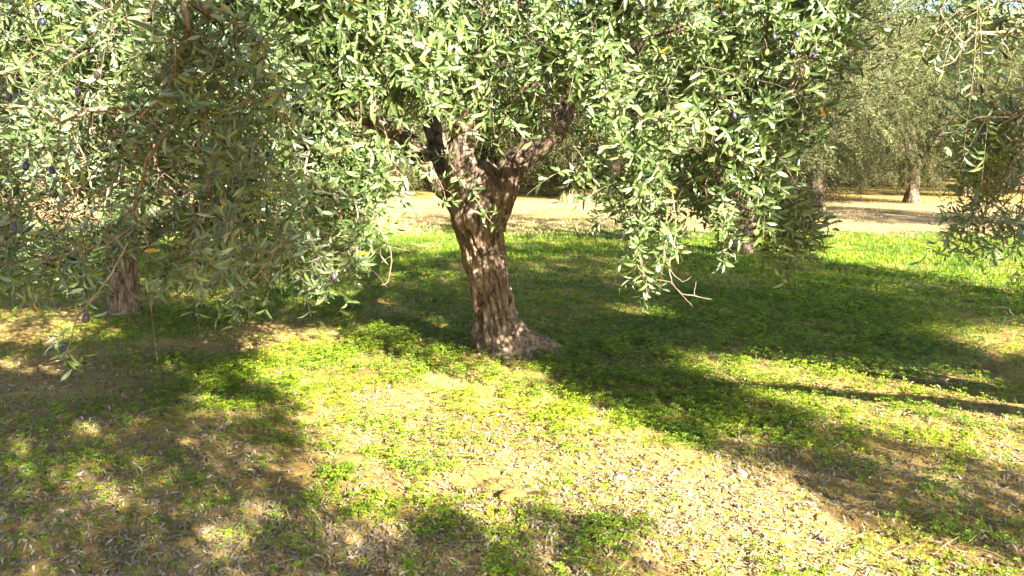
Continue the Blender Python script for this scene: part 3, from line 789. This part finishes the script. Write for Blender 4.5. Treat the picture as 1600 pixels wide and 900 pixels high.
for (px_, py_, k2, d_) in ((66, 34, 'dark', 2.7), (60, 12, 'dark', 2.8), (146, 45, 'pale', 2.7), (151, 117, 'pale', 2.6), (122, 144, 'violet', 2.7), (40, 260, 'dark', 2.4), (81, 266, 'dark', 2.6),
                           (22, 355, 'violet', 2.6), (134, 497, 'violet', 2.0), (100, 545, 'dark', 2.1), (14, 152, 'violet', 2.7)):
    olive_fruit(treeB, world_at(px_, py_, d_) - BB, k2, 0.0125)
twig_group(treeB, BB, [([(200, 380), (175, 425), (150, 460), (133, 480)], .003, 2.1), ([(150, 460), (118, 500), (112, 530), (98, 560)], .0028, 2.1)])
twig_group(treeB, BB, [([(90, 330), (130, 290), (170, 240)], .004, 2.5), ([(440, 380), (390, 440), (330, 470)], .003, 2.6), ([(100, 300), (105, 250), (115, 190)], .003, 2.6)])
rl = np.random.default_rng(5)
tip = world_at([108, 100, 112], [505, 520, 535], 2.1)
LV, LF, var, TV, TF = sprays(tip, norm(rl.normal(0, 1, (3, 3)) + [0, 0, -1]), rl, nsub=2, L=(.05, .09), leaf=(.045, .06), down=.4, spacing=.02)
mesh_obj('leafy_twig_tip', LV - BB, LF, M_LEAF, treeB, var={'var': var})

# (b) tree to the right of the camera, hanging in at the right edge
rc = np.random.default_rng(51)
cR = np.array([5.0, 0.9, 3.3]); rR = np.array([3.2, 3.2, 1.7])
S2 = np.vstack([shade_anchors(SHADE[1], 50000, (1.9, 4.8), cR, rR, rc), shade_anchors(SHADE[2], 40000, (1.9, 4.8), cR, rR * 1.1, rc)])
S2 = S2[unseen(S2) & ~hits_lit(S2) & ~blocks_foliage(S2)]; S2 = thin(S2, 800, rc)
ER = ellipsoid(cR, rR, 900, rc, .5); ER = ER[unseen(ER) & ~hits_lit(ER) & ~blocks_foliage(ER) & (ER[:, 2] > 2.0)]; ER = thin(ER, 350, rc)
MASK_R = [([(1540, 180), (1680, 160), (1680, 380), (1600, 385), (1560, 360), (1545, 300)], 1.0), ([(1430, -40), (1700, -40), (1700, 190), (1600, 150), (1500, 90), (1440, 40)], .25),
          ([(1500, 340), (1570, 345), (1560, 380), (1500, 372)], .5)]
n_ = 1400; u = rc.uniform(1400, 1700, n_); v = rc.uniform(-40, 400, n_)
k_ = rc.random(n_) < mask_at(u, v, MASK_R, []) * .38
AR = world_at(u[k_], v[k_] - 25, 3.1 + rc.exponential(.35, k_.sum()))
bR = (5.6, 2.2, 0.0)
tR = straight_trunk(bR, .18, 1.4, 52, (-.1, -.1))
limbR = simple_limbs(tR[0][-1], .11, 2.1, 5, 53) + [([tR[0][-1], np.array([4.9, 2.5, 2.2]), np.array([4.0, 2.9, 2.5]), np.array([3.2, 3.1, 2.35]), np.array([2.7, 3.2, 2.0])], [.09, .07, .05, .03, .012])]
OR = over(AR, 900, (.5, 2.4), rc, 1200); print('OR', len(OR))
A_R = np.vstack([S2, ER, AR, OR]); print('right tree', len(S2), len(ER), len(AR))
treeR = near_tree('olive_tree', 'dark shaded olive foliage hanging down along the right edge above sunny grass', bR, tR, limbR, A_R, 54,
                  dict(nsub=4, L=(.14, .30), leaf=(.05, .07), down=.75, spacing=.023), centre=(4.6, 1.2, 2.7))
RB = np.array(bR)
twig_group(treeR, RB, [([(1640, 45), (1560, 50), (1525, 52), (1508, 68), (1490, 50), (1470, 20), (1462, -20)], .007, 3.2), ([(1508, 68), (1490, 95), (1460, 108)], .004, 3.2),
                       ([(1525, 52), (1530, 100), (1527, 140)], .003, 3.2), ([(1560, 50), (1580, 90), (1600, 125)], .003, 3.2)])

# (b2) tree further along on the right, out of the picture: its crown shades the ground behind the big trunk
SHADE_C = [(500, 380), (900, 372), (1250, 400), (1450, 440), (1700, 475), (1700, 520), (1500, 500), (1230, 505), (1240, 540), (1100, 560), (900, 530), (830, 500), (640, 470), (500, 470)]
re = np.random.default_rng(57)
cC = np.array([6.6, 4.3, 3.6]); rC = np.array([3.1, 3.4, 1.9])
S3 = shade_anchors(SHADE_C, 220000, (1.9, 5.4), cC, rC, re)
S3 = S3[unseen(S3) & ~hits_lit(S3) & ~blocks_foliage(S3)]; S3 = thin(S3, 2800, re)
S4 = shade_anchors(SHADE_C, 200000, (1.9, 5.4), cR, rR * 1.05, re); S4 = S4[unseen(S4) & ~hits_lit(S4) & ~blocks_foliage(S4)]; S4 = thin(S4, 1200, re)
EC = ellipsoid(cC, rC, 700, re, .5); EC = EC[unseen(EC) & ~hits_lit(EC) & ~blocks_foliage(EC) & (EC[:, 2] > 2.0)]; EC = thin(EC, 300, re)
print('C', len(S3), len(S4), len(EC))
# (c) trees of the first row behind
def mid_tree(name, label, base, r, h, crown_c, crown_r, n, seed, zmin=1.3, kw=None, lean=(0, 0), check=True):
    rg = np.random.default_rng(seed)
    t_ = straight_trunk(base, r, h, seed, lean)
    lb = simple_limbs(t_[0][-1], r * .6, crown_r[0] * .7, 5, seed + 1, h=crown_c[2] - h + .3)
    A = ellipsoid(crown_c, crown_r, n, rg, .55); A = A[A[:, 2] > zmin]
    if check: A = A[~(hits_lit(A))]
    return near_tree(name, label, base, t_, lb, A, seed, kw or dict(nsub=4, L=(.18, .42), leaf=(.07, .10), down=.6, spacing=.034, fine=False), centre=crown_c, nang=48, step=.06, leafmat=M_FARLEAF_SHADED)  # darker far leaf colour stands in for shade on the middle trees
tC = straight_trunk((7.6, 4.9, 0), .18, 1.4, 58)
near_tree('olive_tree', 'olive tree beyond the right edge whose shade falls behind the forked trunk', (7.6, 4.9, 0), tC, simple_limbs(tC[0][-1], .11, 2.1, 5, 59), np.vstack([S3, S4, EC]), 60,
          dict(nsub=4, L=(.16, .34), leaf=(.06, .085), down=.6, spacing=.03, fine=False), centre=cC, nang=40, step=.06)
bl = ground_at(200, 492)
mid_tree('olive_tree', 'olive tree with dark thin trunk half hidden by hanging leaves on the left', (bl[0], bl[1], 0), .12, 1.5, np.array([bl[0] - .6, bl[1] + .3, 2.6]), np.array([2.4, 2.2, 1.7]), 900, 61, 1.15)
mid_tree('olive_tree', 'olive tree with dark trunk behind the drooping foliage, right of the big trunk', (3.75, 12.4, 0), .19, 1.4, np.array([3.9, 12.6, 3.2]), np.array([2.6, 2.4, 2.1]), 700, 71, 1.5)
mid_tree('olive_tree', 'olive tree with dark trunk in shade behind the big tree, left of its trunk', (-3.5, 14.6, 0), .17, 1.4, np.array([-3.5, 14.8, 3.1]), np.array([2.6, 2.4, 2.1]), 700, 81, 1.4)
mid_tree('olive_tree', 'olive tree whose crown closes the gap at the far left edge', (-8.3, 12.0, 0), .17, 1.4, np.array([-8.3, 12.2, 2.9]), np.array([2.7, 2.4, 2.0]), 700, 91, 1.2)
mid_tree('olive_tree', 'bushy olive tree with dark curtain of fine twigs reaching the ground beside the path', (8.6, 21.6, 0), .2, 1.4, np.array([8.6, 21.5, 3.7]), np.array([2.5, 2.3, 3.6]), 1500, 95, .35, check=False)
mid_tree('olive_tree', 'tall olive tree added at the right edge, its crown shading the bushy tree', (12.9, 15.4, 0), .2, 1.5, np.array([12.9, 15.4, 3.8]), np.array([2.6, 2.5, 2.4]), 1300, 97, 1.6, check=False)  # mostly out of view, added so its crown shades the bushy tree

mid_tree('olive_tree', 'olive tree with forked trunk on the far edge of the path at the right', (13.2, 25.2, 0), .2, 1.3, np.array([12.8, 24.8, 3.5]), np.array([3.4, 2.2, 3.3]), 2300, 98, .7, check=False)
mid_tree('olive_tree', 'olive tree with low crown on the far edge of the path behind the drooping strands', (3.6, 27.0, 0), .2, 1.3, np.array([3.6, 27.0, 3.6]), np.array([2.9, 2.2, 3.4]), 1300, 99, .5, check=False)
# (d) grove beyond the path: two built, the others copied with their parts
def far_tree_proto(seed, loc):
    rg = np.random.default_rng(seed)
    t = thing('olive_tree', 'olive tree standing in the rows beyond the pale dirt path', 'tree', loc, 0, 'olive trees in the rows beyond the path')
    P, R = straight_trunk((0, 0, 0), .2, 1.3, seed)
    v, f = bark_tube(P, R, 20, .1, .02, seed); mesh_obj('trunk', v, f, M_BARK, t)
    lb = simple_limbs(P[-1], .1, 1.9, 5, seed + 1, 2.0)
    A = ellipsoid((0, 0, 3.3), (2.8, 2.8, 3.1), 1900, rg, .55); A = A[A[:, 2] > .5 + 0.5 * rg.random(len(A))]
    pos, par, n0, ends = grow(lb, A, .35, seed); wv, wf = wood_mesh(pos, par, n0, .006)
    LV, LF, var, TV, TF = sprays(A, norm(A - [0, 0, 2.6]), rg, nsub=3, L=(.25, .5), leaf=(.10, .15), down=.7, spacing=.07, fine=False, wid=.26)
    ps = [(wv, [wf], np.zeros(len(wv)))]
    for Pq, Rq in lb:
        v, f = bark_tube(Pq, Rq, 10, .15, .005, seed + 9); ps.append((v, f, np.zeros(len(v))))
    V, FL, _ = join(ps); b_ = mesh_obj('branches', V, FL, M_BARK, t); b_['kind'] = 'stuff'
    mesh_obj('crown', LV, LF, M_FARLEAF_SHADED, t, var={'var': var})
    return t
def copy_tree(src, loc, rz, s):
    r = src.copy(); COL.objects.link(r); r.location = loc; r.rotation_euler = (0, 0, rz); r.scale = (s, s, s)
    for ch in src.children:
        c_ = ch.copy(); COL.objects.link(c_); c_.parent = r
    return r
rf = random.Random(12)
protos = [far_tree_proto(201, (2.0, 29.5, 0)), far_tree_proto(202, (-4.5, 29.0, 0)), far_tree_proto(203, (17.5, 29.5, 0))]
spots = []
for row, (y_, x0, x1, st) in enumerate(((29.5, -24, 26, 4.0), (35.5, -27, 27, 4.6), (42.5, -32, 32, 5.0), (50, -38, 38, 5.4), (60, -44, 44, 6.0), (72, -52, 52, 6.5))):
    x_ = x0
    while x_ <= x1:
        xx, yy = x_ + rf.uniform(-.9, .9), y_ + rf.uniform(-.9, .9) + .05 * x_
        if all(math.hypot(xx - p.location.x, yy - p.location.y) > 3.2 for p in protos): spots.append((xx, yy, row))
        x_ += st
ROWN = ['first', 'second', 'third', 'fourth', 'fifth', 'last']
for p_, l_ in zip(protos, ('olive tree beyond the path, seen through the gap right of the forked trunk', 'olive tree beyond the path, seen left of the forked trunk', 'olive tree beyond the path at the far right edge')):
    p_['label'] = l_; p_['group'] = 'olive trees in the first row beyond the path'
for xx, yy, row in spots:
    c_ = copy_tree(rf.choice(protos), (xx, yy, 0), rf.uniform(0, 6.28), rf.uniform(1.05, 1.45))
    c_['label'] = 'olive tree in the %s row beyond the pale dirt path' % ROWN[row]; c_['group'] = 'olive trees in the %s row beyond the path' % ROWN[row]

# ------------------------------------------------------------------ ground cover
def scatter_pts(n, rg, dmin=2.0, dmax=17.0, ang=0.86):
    d = np.exp(rg.uniform(math.log(dmin), math.log(dmax), n)); a = rg.uniform(-ang, ang, n)
    return d * np.sin(a), d * np.cos(a), d
def stamp(T, Fs, x, y, yaw, tilt, tdir, s, rg, z=None, zs=None):
    n = len(x); c, si = np.cos(yaw), np.sin(yaw)
    V = np.repeat(T[None], n, 0) * s[:, None, None]
    if zs is not None: V[..., 2] *= zs[:, None]
    X = V[..., 0] * c[:, None] - V[..., 1] * si[:, None]; Y = V[..., 0] * si[:, None] + V[..., 1] * c[:, None]; Z = V[..., 2]
    # tilt about a horizontal axis
    ax, ay = np.cos(tdir)[:, None], np.sin(tdir)[:, None]; ct, st_ = np.cos(tilt)[:, None], np.sin(tilt)[:, None]
    along = X * ax + Y * ay; perp = -X * ay + Y * ax
    p2 = perp * ct - Z * st_; Z2 = perp * st_ + Z * ct
    X2 = along * ax - p2 * ay; Y2 = along * ay + p2 * ax
    gz = ground_z(x, y) if z is None else z
    out = np.stack([X2 + x[:, None], Y2 + y[:, None], Z2 + gz[:, None]], -1).reshape(-1, 3)
    k = len(T); o = (np.arange(n) * k)[:, None, None]
    return out, [(f[None] + o).reshape(-1, f.shape[1]) for f in Fs]
rg = np.random.default_rng(77)
# clover: three notched leaflets on a short stem
def clover_template():
    V = []; Fq = []
    for k in range(3):
        a = 2 * math.pi * k / 3; ca, sa = math.cos(a), math.sin(a); o = len(V)
        for (r_, w_, z_) in ((0.05, 0, 1.0), (.6, -.42, 1.10), (1.0, -.3, 1.12), (.86, 0, 1.0), (1.0, .3, 1.12), (.6, .42, 1.10)):
            V.append((r_ * ca - w_ * sa, r_ * sa + w_ * ca, z_))
        Fq += [(o, o + 3, o + 2, o + 1), (o, o + 5, o + 4, o + 3)]
    o = len(V); V += [(-.05, 0, -.6), (.05, 0, -.6), (.05, 0, 1.0), (-.05, 0, 1.0)]; Fq.append((o, o + 1, o + 2, o + 3))
    return np.array(V) , [np.array(Fq)]
CT, CF = clover_template(); CT = CT * np.array([1, 1, 1.6])
x, y, d = scatter_pts(420000, rg, 2.0, 11.5)
g = green_density(x, y)
fine_n = fbm(x * 7 + 3, y * 7, 0, 2)
keep = rg.random(len(x)) < np.clip(g * 1.0 - 0.10, 0, 1) ** 1.3 * np.clip((fine_n - .33) * 4, 0, 1) * .58 + .012
x, y, d = x[keep], y[keep], d[keep]; n = len(x)
s = rg.uniform(.009, .021, n) * np.clip((d / 4.5) ** .45, .9, 1.6)
V, FS = stamp(CT, CF, x, y, rg.uniform(0, 6.28, n), rg.normal(0, .35, n), rg.uniform(0, 6.28, n), s, rg, zs=rg.uniform(.6, 2.0, n))
var = np.clip(rg.normal(.42, .22, n) + (fbm(x * 2, y * 2, 5) - .5) * .8, 0, 1)
o = mesh_obj('clover', V, FS, M_CLOVER, var={'var': np.repeat(var, len(CT))}, smooth=False)
o['kind'] = 'stuff'; o['label'] = 'low bright green clover patches covering the orchard soil'; o['category'] = 'clover'
print('clover', n)
# grass tufts
def tuft_template(nb=6, seed=1):
    r_ = np.random.default_rng(seed); V = []; Fq = []; Ft = []
    for k in range(nb):
        a = r_.uniform(0, 6.28); lean = r_.uniform(.1, .7); ca, sa = math.cos(a), math.sin(a); b0 = r_.normal(0, .12, 2); w_ = .045; o = len(V); h_ = r_.uniform(.6, 1.1)
        for t_, ww in ((0, 1), (.5, .8), (1, 0)):
            cx_, cy_ = b0[0] + ca * lean * t_ * t_, b0[1] + sa * lean * t_ * t_
            if ww: V += [(cx_ - sa * w_ * ww, cy_ + ca * w_ * ww, h_ * t_ * (1 - .2 * t_ * lean)), (cx_ + sa * w_ * ww, cy_ - ca * w_ * ww, h_ * t_ * (1 - .2 * t_ * lean))]
            else: V += [(cx_, cy_, h_ * t_ * (1 - .3 * lean))]
        Fq.append((o, o + 1, o + 3, o + 2)); Ft.append((o + 2, o + 3, o + 4))
    return np.array(V), [np.array(Fq), np.array(Ft)]
GT, GF = tuft_template()
x, y, d = scatter_pts(210000, rg, 4.5, 17.5, .80)
g = green_density(x, y)
keep = rg.random(len(x)) < np.clip(g - .15, 0, 1) * np.clip((d - 4.0) / 7.0, .06, .85) * np.where(y < 15.4 + .3 * fbm(x, y), 1, .12)
x, y, d = x[keep], y[keep], d[keep]; n = len(x)
s = rg.uniform(.022, .05, n) * np.clip(d / 8, .8, 1.5)
V, FS = stamp(GT, GF, x, y, rg.uniform(0, 6.28, n), rg.normal(0, .15, n), rg.uniform(0, 6.28, n), s, rg)
var = np.clip(rg.normal(.40, .2, n) + (fbm(x * 1.1, y * 1.1, 5) - .5) * 1.0, 0, 1)
o = mesh_obj('grass', V, FS, M_GRASS, var={'var': np.repeat(var, len(GT))}, smooth=False)
o['kind'] = 'stuff'; o['label'] = 'short bright green grass growing behind the big olive tree'; o['category'] = 'grass'
print('grass', n)
# dead grass on the path
x = rg.uniform(-28, 28, 90000); y = rg.uniform(14.6, 27, 90000); n = len(x)
k2 = fbm(x * .9, y * .9, 2) + rg.random(n) * .3 > .62; x, y = x[k2], y[k2]; n = len(x)
V, FS = stamp(GT, GF, x, y, rg.uniform(0, 6.28, n), rg.normal(0, .5, n), rg.uniform(0, 6.28, n), rg.uniform(.03, .09, n), rg)
o = mesh_obj('dry_grass', V, FS, M_STRAW, var={'var': np.repeat(rg.random(n), len(GT))}, smooth=False)
o['kind'] = 'stuff'; o['label'] = 'pale dry grass tufts on the dirt path behind the trees'; o['category'] = 'dry grass'
# tall dry weeds along the far side of the path
x = rg.uniform(-1.5, 5.0, 900); y = 26.0 + .05 * x + rg.normal(0, .5, 900); k2 = fbm(x * .9, y * 0 + 4) > .42; x, y = x[k2], y[k2]; n = len(x)
V, FS = stamp(GT, GF, x, y, rg.uniform(0, 6.28, n), rg.normal(0, .25, n), rg.uniform(0, 6.28, n), rg.uniform(.12, .42, n), rg)
o = mesh_obj('dry_weeds', V, FS, M_STRAW, var={'var': np.repeat(rg.random(n) * .2, len(GT))}, smooth=False)
o['kind'] = 'stuff'; o['label'] = 'tall brown dry weeds along the far side of the path'; o['category'] = 'weeds'
# fallen olive leaves
def curled_leaf():
    V = []
    for t_, w_ in ((0, 0.0), (.25, .085), (.5, .11), (.78, .075), (1, 0)):
        z_ = .16 * 4 * t_ * (1 - t_)
        if w_ == 0: V.append((t_ - .5, 0, z_))
        else: V += [(t_ - .5, -w_, z_ + .04), (t_ - .5, w_, z_ + .04)]
    return np.array(V), [np.array([(1, 2, 4, 3), (3, 4, 6, 5)]), np.array([(0, 2, 1), (5, 6, 7)])]
LT, LFt = curled_leaf()
LITTER_B = [(100, 700, 220, 120, .4), (200, 780, 300, 120, .55), (400, 850, 300, 80, .4), (1200, 830, 400, 90, .6), (1450, 720, 250, 100, .4), (900, 760, 300, 90, .35), (150, 600, 220, 30, .55), (750, 860, 300, 50, .3),
            (1500, 620, 200, 40, .2), (1020, 560, 90, 30, .2), (620, 640, 150, 40, -.2), (850, 400, 200, 30, .3), (600, 430, 150, 30, .25)]
x, y, d = scatter_pts(270000, rg, 1.9, 10.5)
u_, v_ = to_px(np.stack([x, y, 0 * x], -1))
keep = rg.random(len(x)) < np.clip(.20 + blobs(u_, v_, LITTER_B) + (fbm(x * 2.3 + 50, y * 2.3, 0) - .5) * 1.8, 0.02, .9) * .50
x, y, d = x[keep], y[keep], d[keep]; n = len(x)
s = rg.uniform(.018, .052, n) * np.clip((d / 4) ** .3, .9, 1.3)
V, FS = stamp(LT, LFt, x, y, rg.uniform(0, 6.28, n), rg.normal(0, .38, n), rg.uniform(0, 6.28, n), s, rg, z=ground_z(x, y) + .003 + rg.random(n) * .006, zs=rg.normal(.2, 1.0, n))
o = mesh_obj('fallen_leaves', V, FS, M_LITTER, var={'var': np.repeat(np.clip(rg.normal(.40, .34, n), 0, 1), len(LT))}, smooth=True)
o['kind'] = 'stuff'; o['label'] = 'dry fallen olive leaves littering the soil'; o['category'] = 'fallen leaves'
print('litter', n)
# straw laid flat
def straw_t():
    return np.array([(-.5, -.012, 0), (-.5, .012, 0), (0, -.012, .05), (0, .012, .05), (.5, -.006, 0), (.5, .006, 0)]), [np.array([(0, 2, 3, 1), (2, 4, 5, 3)])]
ST, SFt = straw_t()
STRAW_B = [(620, 632, 90, 35, .9), (700, 680, 160, 40, .3), (840, 540, 40, 40, .5), (1010, 560, 60, 25, .35), (1300, 600, 150, 30, .2), (300, 600, 200, 40, .15), (1300, 850, 300, 60, .15)]
x, y, d = scatter_pts(60000, rg, 1.9, 10.0)
u_, v_ = to_px(np.stack([x, y, 0 * x], -1))
keep = rg.random(len(x)) < np.clip(.05 + blobs(u_, v_, STRAW_B), 0, 1) * .55
x, y, d = x[keep], y[keep], d[keep]; n = len(x)
V, FS = stamp(ST, SFt, x, y, rg.uniform(0, 6.28, n), rg.normal(0, .12, n), rg.uniform(0, 6.28, n), rg.uniform(.06, .20, n), rg, z=ground_z(x, y) + .006 + rg.random(n) * .01)
o = mesh_obj('straw', V, FS, M_STRAW, var={'var': np.repeat(rg.random(n), len(ST))}, smooth=False)
o['kind'] = 'stuff'; o['label'] = 'thin pale straw stems lying in the sunny clearing'; o['category'] = 'straw'
q0 = ground_at(960, 566); n = 46
x = q0[0] + rg.normal(0, .16, n); y = q0[1] + rg.normal(0, .10, n)
V, FS = stamp(ST * np.array([1, .6, 1]), SFt, x, y, rg.uniform(0, 6.28, n), rg.normal(0, .9, n), rg.uniform(0, 6.28, n), rg.uniform(.10, .26, n), rg, z=ground_z(x, y) + .05)
o = mesh_obj('dead_stalks', V, FS, M_LITTER, var={'var': np.repeat(rg.random(n) * .5, len(ST))}, smooth=False)
o['kind'] = 'stuff'; o['label'] = 'thin brown dead stalks beside the right foot of the big trunk'; o['category'] = 'stalks'
# clods and small stones
def clod(sub=2):
    import bmesh
    bm = bmesh.new(); bmesh.ops.create_icosphere(bm, subdivisions=sub, radius=1.0); bm.verts.ensure_lookup_table()
    V = np.array([v_.co[:] for v_ in bm.verts]); Fc = np.array([[q.index for q in f_.verts] for f_ in bm.faces]); bm.free()
    k = 1 + .5 * (fbm(V[:, 0] * 1.6 + 5, V[:, 1] * 1.6, V[:, 2] * 1.6) - .5) * 2
    return V * k[:, None] * [1, .8, .55], [Fc]
KT, KF = clod()
x, y, d = scatter_pts(9000, rg, 1.9, 9.0)
keep = rg.random(len(x)) < np.clip(1 - 1.6 * green_density(x, y), 0.03, 1) * .6; x, y = x[keep], y[keep]; n = len(x)
V, FS = stamp(KT, KF, x, y, rg.uniform(0, 6.28, n), rg.normal(0, .2, n), rg.uniform(0, 6.28, n), .004 + rg.exponential(.006, n), rg)
o = mesh_obj('soil_crumbs', V, FS, M_GROUND, var={'green': np.zeros(len(V))}); o['kind'] = 'stuff'
o['label'] = 'crumbs of dry ochre soil between the leaves'; o['category'] = 'soil'
for (px_, py_, s_, lb) in ((715, 622, 0, ''), (1158, 733, .035, 'pale stone lying in the litter at the right edge of the sunlit patch'),
                           (968, 752, .032, 'small pale stone in fallen leaves near the middle of the sunny clearing')):
    if not s_: continue
    q = ground_at(px_, py_); z0 = float(ground_z(np.array([q[0]]), np.array([q[1]]))[0])
    o = mesh_obj('stone', KT * s_, KF, M_STONE); o.location = (q[0], q[1], z0 + s_ * .05); o.rotation_euler = (0.1, 0.1, px_ * .01)
    o['label'] = lb; o['category'] = 'stone'
